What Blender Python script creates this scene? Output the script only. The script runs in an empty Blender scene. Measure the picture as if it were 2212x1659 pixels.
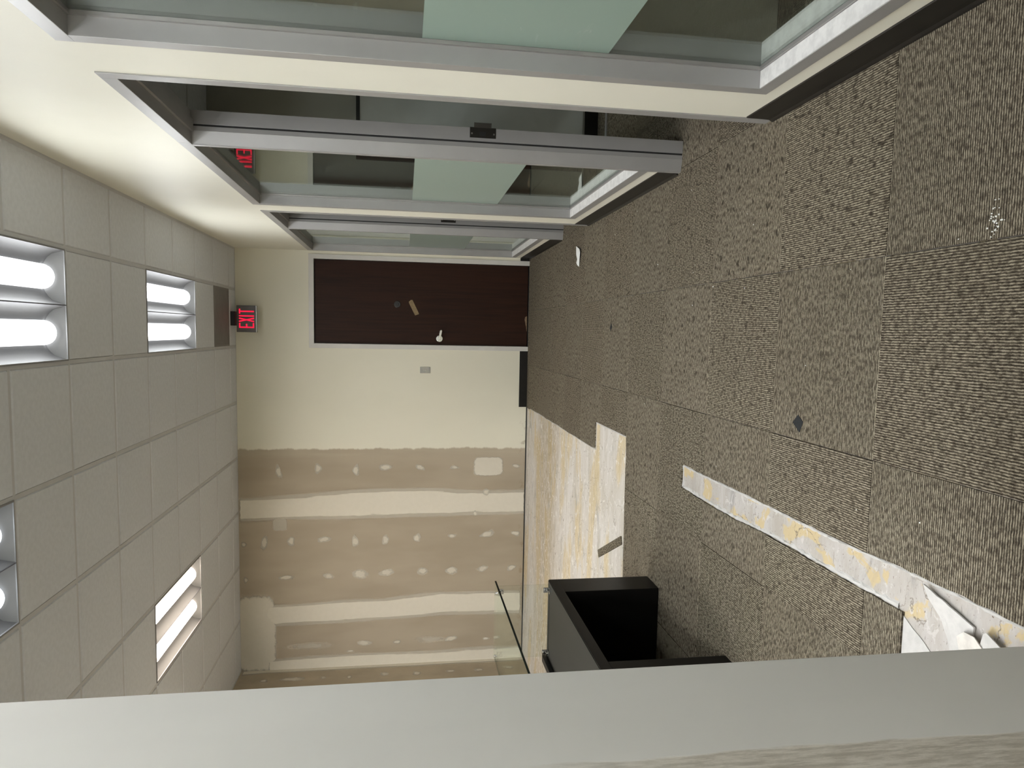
import bpy, bmesh, math, random
from mathutils import Vector, Matrix

random.seed(7)
scn = bpy.context.scene
COL = scn.collection

# ------------------------------------------------------------------ camera
F_PX, RX, RY, RZ, CAM_H, PCX, PCY = 1558.8569, -0.1574, -0.0052, 0.0932, 1.4006, 1119.84, 862.48
def _rot(v, k, a):
    return Matrix.Rotation(a, 3, k) @ v
_R, _F, _U = Vector((1, 0, 0)), Vector((0, 1, 0)), Vector((0, 0, 1))
_R, _F = _rot(_R, Vector((0, 0, 1)), RZ), _rot(_F, Vector((0, 0, 1)), RZ)
_F, _U = _rot(_F, _R, RX), _rot(_U, _R, RX)
_R, _U = _rot(_R, _F, RY), _rot(_U, _F, RY)
cam_data = bpy.data.cameras.new('camera')
cam = bpy.data.objects.new('camera', cam_data)
COL.objects.link(cam)
# the phone was held sideways: the camera's right is the room's down
cx, cy, cz = -_U, _R, -_F
cam.matrix_world = Matrix(((cx.x, cy.x, cz.x, 0), (cx.y, cy.y, cz.y, 0), (cx.z, cy.z, cz.z, CAM_H), (0, 0, 0, 1)))
cam_data.sensor_fit = 'HORIZONTAL'
cam_data.sensor_width = 36.0
cam_data.lens = F_PX / 2212.0 * 36.0
cam_data.shift_x = (1106.0 - PCX) / 2212.0
cam_data.shift_y = (PCY - 829.5) / 2212.0
cam_data.clip_start = 0.05
cam_data.clip_end = 60
scn.camera = cam

# ------------------------------------------------------------------ world, exposure
world = bpy.data.worlds.new('world')
scn.world = world
world.use_nodes = True
world.node_tree.nodes['Background'].inputs[0].default_value = (0.9, 0.95, 1.0, 1)
world.node_tree.nodes['Background'].inputs[1].default_value = 0.02
scn.view_settings.view_transform = 'Standard'
scn.view_settings.look = 'None'
scn.view_settings.gamma = 1.0
scn.view_settings.use_curve_mapping = False
scn.view_settings.exposure = 1.0
LAMP = 42.0          # brightness of the fluorescent baskets
LAMP_WARM = 24.0     # the old, dim troffer at the left
WHITE = (0.955, 0.985, 1.0)
WARM = (1.0, 0.86, 0.70)
COOL = (0.90, 0.96, 1.0)

# ------------------------------------------------------------------ room numbers (metres)
XR, YF, XL, YB = 0.8424, 8.18, -3.86, -2.6     # right, far, left, back walls
HC = 3.1935                                    # corridor ceiling
XG = 0.985                                     # office side of the glazed wall
XO = 3.9                                       # office back wall
HO = 2.734                                     # office ceiling
T = 0.6096
XA, YL0 = 0.4028, 3.0283                       # ceiling grid origin
XT, YT, S = 0.2466, 1.3519, 0.6107             # carpet grid origin and pitch
SLAB = -0.008                                  # bare slab below the carpet top

# ------------------------------------------------------------------ node helpers
class N:
    def __init__(s, name):
        s.m = bpy.data.materials.new(name); s.m.use_nodes = True
        s.t = s.m.node_tree; s.t.nodes.clear()
        s.out = s.t.nodes.new('ShaderNodeOutputMaterial')
    def n(s, typ, **kw):
        nd = s.t.nodes.new(typ)
        for k, v in kw.items(): setattr(nd, k, v)
        return nd
    def l(s, a, b): s.t.links.new(a, b)
    def put(s, sock, v):
        if isinstance(v, (int, float)): sock.default_value = v
        elif isinstance(v, (tuple, list)): sock.default_value = tuple(v) if len(v) != 3 or sock.type == 'VECTOR' else (*v, 1)
        else: s.l(v, sock)
    def math(s, op, a, b=None, c=None):
        nd = s.n('ShaderNodeMath', operation=op)
        s.put(nd.inputs[0], a)
        if b is not None: s.put(nd.inputs[1], b)
        if c is not None: s.put(nd.inputs[2], c)
        return nd.outputs[0]
    def smooth(s, x, lo, hi, a=0.0, b=1.0):
        nd = s.n('ShaderNodeMapRange', interpolation_type='SMOOTHSTEP')
        s.put(nd.inputs[0], x); s.put(nd.inputs[1], lo); s.put(nd.inputs[2], hi); s.put(nd.inputs[3], a); s.put(nd.inputs[4], b)
        return nd.outputs[0]
    def mix(s, f, a, b, blend='MIX'):
        nd = s.n('ShaderNodeMix', data_type='RGBA', blend_type=blend)
        s.put(nd.inputs[0], f); s.put(nd.inputs[6], a); s.put(nd.inputs[7], b)
        return nd.outputs[2]
    def coord(s, which='Object'):
        return s.n('ShaderNodeTexCoord').outputs[which]
    def sep(s, v):
        nd = s.n('ShaderNodeSeparateXYZ'); s.l(v, nd.inputs[0]); return nd.outputs
    def comb(s, x, y, z):
        nd = s.n('ShaderNodeCombineXYZ')
        for i, v in enumerate((x, y, z)): s.put(nd.inputs[i], v)
        return nd.outputs[0]
    def scale(s, v, sc, add=(0, 0, 0)):
        nd = s.n('ShaderNodeMapping'); s.l(v, nd.inputs[0]); nd.inputs['Scale'].default_value = sc; nd.inputs['Location'].default_value = add
        return nd.outputs[0]
    def noise(s, v, sc, detail=3.0, rough=0.55, dist=0.0):
        nd = s.n('ShaderNodeTexNoise'); s.l(v, nd.inputs['Vector'])
        nd.inputs['Scale'].default_value = sc; nd.inputs['Detail'].default_value = detail
        nd.inputs['Roughness'].default_value = rough; nd.inputs['Distortion'].default_value = dist
        return nd.outputs[0]
    def bump(s, h, strength=0.3, dist=0.002):
        nd = s.n('ShaderNodeBump'); s.l(h, nd.inputs['Height']); nd.inputs['Strength'].default_value = strength; nd.inputs['Distance'].default_value = dist
        return nd.outputs[0]
    def bsdf(s, color, rough=0.6, metal=0.0, normal=None, spec=None, alpha=None):
        nd = s.n('ShaderNodeBsdfPrincipled')
        s.put(nd.inputs['Base Color'], color); s.put(nd.inputs['Roughness'], rough); s.put(nd.inputs['Metallic'], metal)
        if normal is not None: s.l(normal, nd.inputs['Normal'])
        if spec is not None: s.put(nd.inputs['Specular IOR Level'], spec)
        if alpha is not None: s.put(nd.inputs['Alpha'], alpha)
        return nd.outputs[0]
    def done(s, sh):
        s.l(sh, s.out.inputs[0]); return s.m

def plain(name, color, rough=0.6, metal=0.0, spec=None, var=0.06, nscale=9.0, bump=0.0, bscale=250.0):
    a = N(name); v = a.coord()
    nz = a.noise(v, nscale, 4)
    c = a.mix(a.smooth(nz, 0.35, 0.65), tuple(x * (1 - var) for x in color), tuple(min(1, x * (1 + var)) for x in color))
    nm = a.bump(a.noise(v, bscale, 2), bump, 0.001) if bump else None
    return a.done(a.bsdf(c, rough, metal, nm, spec))

# ------------------------------------------------------------------ materials
M = {}
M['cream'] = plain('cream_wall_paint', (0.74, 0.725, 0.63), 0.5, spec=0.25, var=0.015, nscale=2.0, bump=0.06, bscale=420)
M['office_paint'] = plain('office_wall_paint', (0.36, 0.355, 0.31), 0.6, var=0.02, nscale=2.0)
M['tile'] = plain('mineral_ceiling_tile', (0.65, 0.665, 0.69), 0.9, spec=0.1, var=0.03, nscale=35, bump=0.35, bscale=260)
M['grid'] = plain('white_grid_metal', (0.54, 0.54, 0.545), 0.5, spec=0.3, var=0.02)
M['plenum'] = plain('plenum_dark', (0.18, 0.18, 0.17), 0.9)
M['alu'] = plain('satin_anodised_aluminium', (0.36, 0.355, 0.35), 0.42, 0.35, var=0.03, nscale=5)
M['alu_sill'] = plain('dusty_lit_sill', (0.74, 0.73, 0.72), 0.55, 0.1, var=0.08, nscale=30)  # paler than the frame: dust plus ceiling light put into the sill colour
M['alu_dark'] = plain('aluminium_glazing_bead', (0.36, 0.35, 0.34), 0.45, 0.6, var=0.03)  # glazing beads, more metallic than the frame
M['gasket'] = plain('black_gasket_rubber', (0.015, 0.015, 0.015), 0.6)
M['base'] = plain('black_vinyl_base', (0.009, 0.0078, 0.0065), 0.40, spec=0.35, var=0.2, nscale=14)
M['steel_frame'] = plain('painted_steel_door_frame', (0.60, 0.585, 0.55), 0.42, var=0.02)
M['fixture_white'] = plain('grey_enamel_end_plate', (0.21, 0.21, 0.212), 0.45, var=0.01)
M['fixture_edge'] = plain('dark_reflector_seam', (0.10, 0.10, 0.12), 0.6)
M['black_lam'] = plain('black_laminate', (0.0055, 0.005, 0.0045), 0.38, spec=0.16, var=0.1)
M['black_top'] = plain('black_satin_top', (0.011, 0.011, 0.009), 0.45, spec=0.22, var=0.06)
M['chrome'] = plain('polished_chrome', (0.62, 0.62, 0.62), 0.16, 1.0, var=0.02)
M['steel'] = plain('brushed_steel_plate', (0.34, 0.33, 0.30), 0.35, 0.9, var=0.04)
M['bronze'] = plain('dark_bronze_strike', (0.03, 0.027, 0.022), 0.45, 0.5)
M['lock'] = plain('aged_lock_metal', (0.035, 0.033, 0.031), 0.45, 0.3)
M['paper'] = plain('white_paper', (0.84, 0.85, 0.83), 0.7, var=0.02)
M['plaster'] = plain('white_plaster_flake', (0.47, 0.455, 0.435), 0.85, var=0.06, nscale=30, bump=0.3)
M['plaster_grey'] = plain('grey_plaster_flake', (0.52, 0.49, 0.45), 0.9, var=0.1, nscale=30)
M['tape'] = plain('tan_masking_tape', (0.24, 0.17, 0.085), 0.65, var=0.15, nscale=40)
M['chip'] = plain('raw_veneer_chip', (0.22, 0.15, 0.09), 0.8, var=0.2, nscale=60)
M['mark'] = plain('charcoal_felt_patch', (0.010, 0.011, 0.012), 0.9, var=0.2, nscale=90)
M['exit_box'] = plain('dark_bronze_sign_housing', (0.105, 0.098, 0.092), 0.45, 0.3)
M['exit_mount'] = plain('black_sign_canopy', (0.006, 0.006, 0.008), 0.5)
M['board'] = plain('office_whiteboard', (0.50, 0.51, 0.48), 0.4, var=0.02)
M['board_frame'] = plain('dark_board_frame', (0.03, 0.03, 0.028), 0.45)
M['vent'] = plain('brown_grey_grille', (0.20, 0.185, 0.175), 0.6, var=0.05)

def emit(name, color, strength, rim=None):
    a = N(name)
    e = a.n('ShaderNodeEmission')
    e.inputs[0].default_value = (*color, 1)
    nz = a.sep(a.n('ShaderNodeNewGeometry').outputs['Normal'])[2]
    if rim: a.l(a.smooth(a.math('ABSOLUTE', nz), 0.55, 1.0, strength * rim, strength), e.inputs[1])
    else: e.inputs[1].default_value = strength
    return a.done(e.outputs[0])
for key, nm, colr, pw in (('a', 'dimmed_lamp_basket_glow', WHITE, LAMP * 0.38), ('b', 'cool_lamp_basket_glow', COOL, LAMP * 0.21),  # a: row beside the glass wall, turned down to calm the bright wall
                          ('c', 'fill_lamp_basket_glow', WHITE, LAMP * 1.6), ('w', 'warm_lamp_basket_glow', WARM, LAMP_WARM)):  # c: added out-of-view fill lamps, turned up
    M['lamp_' + key] = emit(nm, colr, pw, 0.07)
    M['lamp_end_' + key] = emit(nm.replace('glow', 'end_glow'), colr, pw * 0.2)
M['exit_red'] = emit('exit_letter_red', (1.0, 0.014, 0.055), 0.62)

# reflector with fine horizontal ribs
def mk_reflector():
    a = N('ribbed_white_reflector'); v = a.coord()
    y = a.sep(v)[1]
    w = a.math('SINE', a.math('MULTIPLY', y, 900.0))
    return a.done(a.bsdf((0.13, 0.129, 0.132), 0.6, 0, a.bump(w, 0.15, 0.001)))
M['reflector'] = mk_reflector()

# clear glass that lets room light through
def mk_glass(name, tint, ior, extra=0.0):
    a = N(name)
    geo = a.n('ShaderNodeNewGeometry')
    dt = a.n('ShaderNodeVectorMath', operation='DOT_PRODUCT'); a.l(geo.outputs['Incoming'], dt.inputs[0]); a.l(geo.outputs['Normal'], dt.inputs[1])
    k = a.math('SUBTRACT', 1.0, a.math('ABSOLUTE', dt.outputs['Value']))
    r0 = ((ior - 1) / (ior + 1)) ** 2
    f = a.math('MINIMUM', a.math('MULTIPLY_ADD', a.math('POWER', k, 5.0), 1 - r0, r0 + extra), 1.0)
    t = a.n('ShaderNodeBsdfTransparent'); t.inputs[0].default_value = (*tint, 1)
    g = a.n('ShaderNodeBsdfGlossy'); g.inputs['Roughness'].default_value = 0.0; g.inputs[0].default_value = (0.95, 1, 0.97, 1)
    mx = a.n('ShaderNodeMixShader'); a.l(f, mx.inputs[0]); a.l(t.outputs[0], mx.inputs[1]); a.l(g.outputs[0], mx.inputs[2])
    return a.done(mx.outputs[0])
M['glass'] = mk_glass('clear_window_glass', (0.93, 0.96, 0.94), 1.52)
M['glass_riser'] = mk_glass('clear_shelf_glass', (0.965, 0.982, 0.968), 1.42)
M['glass_edge'] = plain('dark_green_glass_edge', (0.004, 0.012, 0.009), 0.15, spec=0.6)

def mk_frost():
    a = N('frosted_film'); v = a.coord()
    st = a.noise(a.scale(v, (1, 2.2, 9)), 3.0, 6, 0.7, 0.6)
    c = a.mix(a.smooth(st, 0.62, 0.80, 0, 0.5), (0.40, 0.53, 0.465), (0.66, 0.74, 0.69))
    d = a.n('ShaderNodeBsdfDiffuse'); a.l(c, d.inputs[0])
    t = a.n('ShaderNodeBsdfTranslucent'); a.l(c, t.inputs[0])
    g = a.n('ShaderNodeBsdfGlossy'); g.inputs['Roughness'].default_value = 0.35
    m1 = a.n('ShaderNodeMixShader'); m1.inputs[0].default_value = 0.35; a.l(d.outputs[0], m1.inputs[1]); a.l(t.outputs[0], m1.inputs[2])
    fr = a.n('ShaderNodeFresnel'); fr.inputs[0].default_value = 1.35
    m2 = a.n('ShaderNodeMixShader'); a.l(fr.outputs[0], m2.inputs[0]); a.l(m1.outputs[0], m2.inputs[1]); a.l(g.outputs[0], m2.inputs[2])
    return a.done(m2.outputs[0])
M['frost'] = mk_frost()

# ribbed, heathered carpet; ribs run along local Y
def mk_carpet(name, office=False):
    a = N(name); v = a.coord()
    rnd = a.n('ShaderNodeObjectInfo').outputs['Random']
    off = a.comb(a.math('MULTIPLY', rnd, 37.0), a.math('MULTIPLY', rnd, 91.0), 0.0)
    ad = a.n('ShaderNodeVectorMath', operation='ADD'); a.l(v, ad.inputs[0]); a.l(off, ad.inputs[1]); vo = ad.outputs[0]
    x, y, z = a.sep(v)
    wob = a.math('MULTIPLY', a.math('SUBTRACT', a.noise(a.scale(vo, (20, 60, 1)), 1.0, 2), 0.5), 0.0032)
    ph = a.math('MULTIPLY', a.math('ADD', x, wob), 2 * math.pi / 0.00745)
    rib = a.math('MULTIPLY_ADD', a.math('SINE', ph), 0.5, 0.5)
    # a yarn run per rib: noise strongly stretched across so each rib varies along its length
    yarn = a.noise(a.scale(vo, (134, 52, 1)), 1.0, 3, 0.65)
    loop = a.noise(a.scale(vo, (150, 190, 1)), 1.0, 2, 0.6)
    blob = a.noise(a.scale(vo, (34, 26, 1)), 1.0, 1.5, 0.5)
    big = a.noise(a.scale(vo, (4, 4, 1)), 1.0, 2)
    light = a.mix(a.smooth(yarn, 0.38, 0.62), (0.125, 0.104, 0.076), (0.365, 0.322, 0.243))
    dark = a.mix(a.smooth(yarn, 0.35, 0.65), (0.030, 0.024, 0.017), (0.092, 0.076, 0.056))
    c = a.mix(a.smooth(a.math('MULTIPLY_ADD', a.math('SUBTRACT', loop, 0.5), 0.9, rib), 0.12, 0.88), dark, light)
    c = a.mix(a.math('MULTIPLY', a.smooth(blob, 0.585, 0.70), a.math('MULTIPLY_ADD', rnd, 0.45, 0.38)), c, (0.032, 0.025, 0.017))
    c = a.mix(a.smooth(a.noise(a.scale(vo, (260, 260, 1)), 1.0, 2), 0.66, 0.74, 0, 0.25), c, (0.55, 0.50, 0.41))
    c = a.mix(a.smooth(big, 0.3, 0.7, 0, 0.25), c, a.mix(1.0, c, (0.72, 0.70, 0.68), 'MULTIPLY'))
    tint = a.math('MULTIPLY_ADD', rnd, 0.14, 0.93)
    c = a.mix(1.0, c, a.comb(tint, tint, tint), 'MULTIPLY')
    h = a.math('ADD', rib, a.math('MULTIPLY', yarn, 0.5))
    return a.done(a.bsdf(c, 0.95, 0, a.bump(h, 0.55, 0.003), spec=0.08))
M['carpet'] = mk_carpet('ribbed_heather_carpet')

# bare slab with old adhesive
def mk_slab():
    a = N('bare_concrete_with_adhesive'); v = a.coord()
    x, y, z = a.sep(v)
    near = a.smooth(y, 3.6, 4.2, 0, 1)                    # old wall footprint below, open floor beyond
    wv = a.scale(v, (0.9, 3.6, 1))
    st = a.noise(wv, 1.0, 7, 0.62, 0.5)                  # broad trowelled bands across the room
    st2 = a.noise(a.scale(v, (1.6, 6.5, 1), (7, 3, 0)), 1.0, 7, 0.65, 0.6)
    pat = a.noise(a.scale(v, (7, 5.5, 1), (1.3, 0.4, 0)), 1.0, 5, 0.55, 0.5)
    fine = a.noise(a.scale(v, (9, 38, 1)), 1.0, 6, 0.72, 0.3)
    dash = a.noise(a.scale(v, (30, 110, 1)), 1.0, 3, 0.6)
    spk = a.noise(v, 120.0, 2, 0.6)
    base = a.mix(a.smooth(st2, 0.35, 0.65), (0.50, 0.462, 0.405), (0.60, 0.57, 0.535))
    tan = a.mix(a.smooth(fine, 0.35, 0.65), (0.46, 0.36, 0.20), (0.62, 0.51, 0.31))
    yl = a.mix(near, a.smooth(pat, 0.525, 0.56, 0, 0.85), a.smooth(st, 0.50, 0.60, 0, 0.75))
    c = a.mix(yl, base, a.mix(near, (0.66, 0.525, 0.285), tan))
    br = a.smooth(a.math('ABSOLUTE', a.math('SUBTRACT', y, 6.95)), 0.75, 0.15, 0, 1)
    c = a.mix(a.math('MULTIPLY', br, a.smooth(fine, 0.34, 0.66, 0.1, 0.85)), c, (0.34, 0.265, 0.155))
    gr = a.noise(a.scale(v, (2.6, 6.0, 1), (4, 9, 0)), 1.0, 6, 0.65, 0.8)
    c = a.mix(a.smooth(gr, 0.56, 0.70, 0, 0.7), c, (0.33, 0.32, 0.30))
    c = a.mix(a.smooth(fine, 0.60, 0.72, 0, 0.5), c, (0.29, 0.255, 0.20))
    c = a.mix(a.smooth(dash, 0.64, 0.72, 0, 0.65), c, (0.22, 0.20, 0.17))
    wh = a.noise(a.scale(v, (16, 20, 1), (2, 5, 0)), 1.0, 5, 0.65, 0.8)
    c = a.mix(a.smooth(wh, 0.585, 0.63, 0, 0.75), c, (0.70, 0.675, 0.635))
    c = a.mix(a.smooth(spk, 0.66, 0.73, 0, 0.85), c, (0.17, 0.12, 0.08))
    wv2 = a.n('ShaderNodeVectorMath', operation='ADD'); a.l(v, wv2.inputs[0])
    nn = a.n('ShaderNodeTexNoise'); a.l(v, nn.inputs['Vector']); nn.inputs['Scale'].default_value = 14; nn.inputs['Detail'].default_value = 4
    sc_ = a.n('ShaderNodeVectorMath', operation='SCALE'); a.l(nn.outputs[1], sc_.inputs[0]); sc_.inputs['Scale'].default_value = 0.16
    a.l(sc_.outputs[0], wv2.inputs[1])
    vo_ = a.n('ShaderNodeTexVoronoi', feature='DISTANCE_TO_EDGE'); a.l(wv2.outputs[0], vo_.inputs['Vector']); vo_.inputs['Scale'].default_value = 4.5
    c = a.mix(a.math('MULTIPLY', a.smooth(vo_.outputs['Distance'], 0.012, 0.003), a.smooth(pat, 0.42, 0.55, 0, 0.8)), c, (0.20, 0.17, 0.13))
    c = a.mix(a.math('SUBTRACT', 1.0, near), c, a.mix(1.0, c, (0.70, 0.69, 0.695), 'MULTIPLY'))  # slit colour darkened to offset the strong lamp light above it
    h = a.math('ADD', a.math('ADD', st2, pat), a.math('MULTIPLY', fine, 0.7))
    return a.done(a.bsdf(c, 0.75, 0, a.bump(h, 0.5, 0.006), spec=0.2))
M['slab'] = mk_slab()

# far wall: cream paint right of a ragged edge, bare brown wallboard left of it
def mk_far():
    a = N('far_wall_paint_and_wallboard'); v = a.coord()
    x, y, z = a.sep(v)
    ed = a.noise(a.comb(0.0, 0.0, a.math('MULTIPLY', z, 5.0)), 1.0, 5, 0.6)
    ed2 = a.noise(a.scale(v, (2.5, 1, 9)), 1.0, 4)
    e = a.math('ADD', a.math('MULTIPLY_ADD', ed, 0.11, -1.385), a.math('MULTIPLY', a.math('SUBTRACT', ed2, 0.5), 0.04))
    paint = a.smooth(a.math('SUBTRACT', x, e), -0.012, 0.012)
    cl = a.noise(a.scale(v, (3, 1, 0.8)), 1.0, 3)
    board = a.mix(a.smooth(cl, 0.3, 0.7), (0.37, 0.312, 0.235), (0.425, 0.364, 0.28))
    sm = a.noise(a.scale(v, (9, 1, 0.7), (3, 0, 0)), 1.0, 4)
    # skim feathered left of the paint edge
    fe = a.math('MULTIPLY', a.smooth(a.math('SUBTRACT', e, x), 0.16, 0.0), a.smooth(sm, 0.35, 0.75, 0.1, 0.6))
    board = a.mix(fe, board, (0.52, 0.47, 0.37))
    pn = a.noise(a.scale(v, (1.2, 1, 0.6)), 1.0, 3)
    cream = a.mix(a.smooth(pn, 0.35, 0.65), (0.715, 0.69, 0.575), (0.745, 0.72, 0.605))
    scuff = a.noise(a.scale(v, (14, 1, 14)), 1.0, 4, 0.7)
    low = a.smooth(z, 0.10, 0.0)
    c = a.mix(paint, board, cream)
    c = a.mix(a.math('MULTIPLY', a.smooth(scuff, 0.70, 0.78, 0, 0.6), a.smooth(z, 1.2, 0.2)), c, (0.20, 0.14, 0.09))
    c = a.mix(a.math('MULTIPLY', a.math('MULTIPLY', low, a.smooth(scuff, 0.52, 0.66, 0, 0.5)), a.smooth(x, -0.9, -0.95)), c, (0.24, 0.17, 0.10))
    return a.done(a.bsdf(c, 0.6, 0, a.bump(a.noise(v, 300, 2), 0.05, 0.001), spec=0.2))
M['far'] = mk_far()
M['board_left'] = plain('bare_brown_wallboard', (0.42, 0.358, 0.265), 0.75, var=0.08, nscale=2.5)

# joint compound: feathered skim, local coords run -1..1 across the patch
def mk_mud(name, kind, strength):
    a = N(name); v = a.coord('UV')
    rnd = a.n('ShaderNodeObjectInfo').outputs['Random']
    px, py, _ = a.sep(v)
    g = a.n('ShaderNodeNewGeometry').outputs['Position']
    off = a.n('ShaderNodeVectorMath', operation='ADD'); a.l(g, off.inputs[0]); a.l(a.comb(a.math('MULTIPLY', rnd, 53.0), 0.0, a.math('MULTIPLY', rnd, 17.0)), off.inputs[1])
    n1 = a.noise(off.outputs[0], 22.0, 4, 0.6)
    n2 = a.noise(a.scale(off.outputs[0], (3.0, 3.0, 22.0)) if kind == 'spot' else a.scale(off.outputs[0], (16.0, 16.0, 1.1)), 1.0, 4, 0.65)
    x = a.math('MULTIPLY_ADD', px, 2.0, -1.0); y = a.math('MULTIPLY_ADD', py, 2.0, -1.0)
    if kind == 'spot':
        tw = a.math('MULTIPLY_ADD', y, a.math('MULTIPLY_ADD', rnd, 1.3, -0.65), 1.25)     # one end drawn to a point by the knife
        xw = a.math('MULTIPLY', x, tw)
        r = a.math('SQRT', a.math('ADD', a.math('MULTIPLY', xw, xw), a.math('MULTIPLY', y, y)))
        r = a.math('ADD', r, a.math('MULTIPLY', a.math('SUBTRACT', n1, 0.5), 1.0))
        al = a.math('MULTIPLY_ADD', a.smooth(r, 0.92, 0.72), 0.62, a.math('MULTIPLY', a.smooth(r, 0.62, 0.40), 0.38))
    elif kind == 'square':
        r = a.math('POWER', a.math('ADD', a.math('POWER', a.math('ABSOLUTE', x), 5.0), a.math('POWER', a.math('ABSOLUTE', y), 5.0)), 0.2)
        r = a.math('ADD', r, a.math('MULTIPLY', a.math('SUBTRACT', n1, 0.5), 0.22))
        al = a.smooth(r, 0.95, 0.80)
    else:
        r = a.math('ABSOLUTE', x)
        r = a.math('ADD', r, a.math('MULTIPLY', a.math('SUBTRACT', n2, 0.5), 0.42))
        r2 = a.math('ADD', a.math('ABSOLUTE', y), a.math('MULTIPLY', a.math('SUBTRACT', n1, 0.5), 0.02))
        core = a.smooth(r, 0.70, 0.62)                       # full skim in the middle, thin drag marks beside it
        side = a.math('MULTIPLY', a.smooth(r, 0.96, 0.80), 0.5)
        al = a.math('MULTIPLY', a.math('MAXIMUM', core, side), a.smooth(r2, 0.999, 0.985))
    al = a.math('MULTIPLY', al, strength)
    c = a.mix(a.smooth(n1, 0.3, 0.7), (0.715, 0.67, 0.57), (0.735, 0.69, 0.59))
    return a.done(a.bsdf(c, 0.7, 0, None, spec=0.2, alpha=al))
M['mud_spot'] = mk_mud('joint_compound_spot', 'spot', 0.80)
M['mud_faint'] = mk_mud('joint_compound_thin', 'spot', 0.45)
M['mud_square'] = mk_mud('joint_compound_square', 'square', 0.90)
M['mud_band'] = mk_mud('joint_compound_band', 'band', 0.95)
M['mud_thin_square'] = mk_mud('joint_compound_soft_square', 'square', 0.55)

def mk_wood():
    a = N('dark_walnut_veneer'); v = a.coord()
    g = a.noise(a.scale(v, (42, 1, 1.6)), 1.0, 5, 0.6, 0.3)
    b = a.noise(a.scale(v, (5, 1, 0.35)), 1.0, 3)
    c = a.mix(a.smooth(g, 0.3, 0.7), (0.0175, 0.0062, 0.0030), (0.030, 0.0110, 0.0052))
    c = a.mix(a.smooth(b, 0.4, 0.65, 0, 0.5), c, (0.031, 0.0105, 0.0048))
    return a.done(a.bsdf(c, 0.5, 0, None, spec=0.18))
M['wood'] = mk_wood()

def mk_stub():
    a = N('near_wall_with_torn_paper'); v = a.coord()
    x, y, z = a.sep(v)
    en = a.noise(a.scale(v, (1, 9, 2.2)), 1.0, 6, 0.65, 0.4)
    e = a.math('MULTIPLY_ADD', en, 0.05, 0.985)
    lo = a.smooth(z, 1.35, 0.95)
    torn = a.math('MULTIPLY', a.smooth(a.math('SUBTRACT', e, y), -0.003, 0.006), lo)
    f = a.noise(a.scale(v, (1, 90, 14)), 1.0, 6, 0.75)
    tc = a.mix(a.smooth(f, 0.35, 0.65), (0.46, 0.42, 0.36), (0.70, 0.655, 0.59))
    pn = a.noise(a.scale(v, (1, 3, 1)), 1.0, 3)
    pc = a.mix(a.smooth(pn, 0.3, 0.7), (0.71, 0.695, 0.67), (0.75, 0.735, 0.71))
    c = a.mix(torn, pc, tc)
    h = a.math('MULTIPLY_ADD', torn, -1.0, a.math('MULTIPLY', a.math('MULTIPLY', f, torn), 0.8))
    return a.done(a.bsdf(c, 0.6, 0, a.bump(h, 0.35, 0.004), spec=0.2))
M['stub'] = mk_stub()

# ------------------------------------------------------------------ mesh helpers
def link(name, me, mats, parent=None, loc=None):
    o = bpy.data.objects.new(name, me)
    for m in (mats if isinstance(mats, (list, tuple)) else [mats]):
        if m.name not in [x.name for x in me.materials if x]: me.materials.append(m)
    COL.objects.link(o)
    if parent is not None: o.parent = parent
    if loc is not None: o.location = loc
    return o

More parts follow.
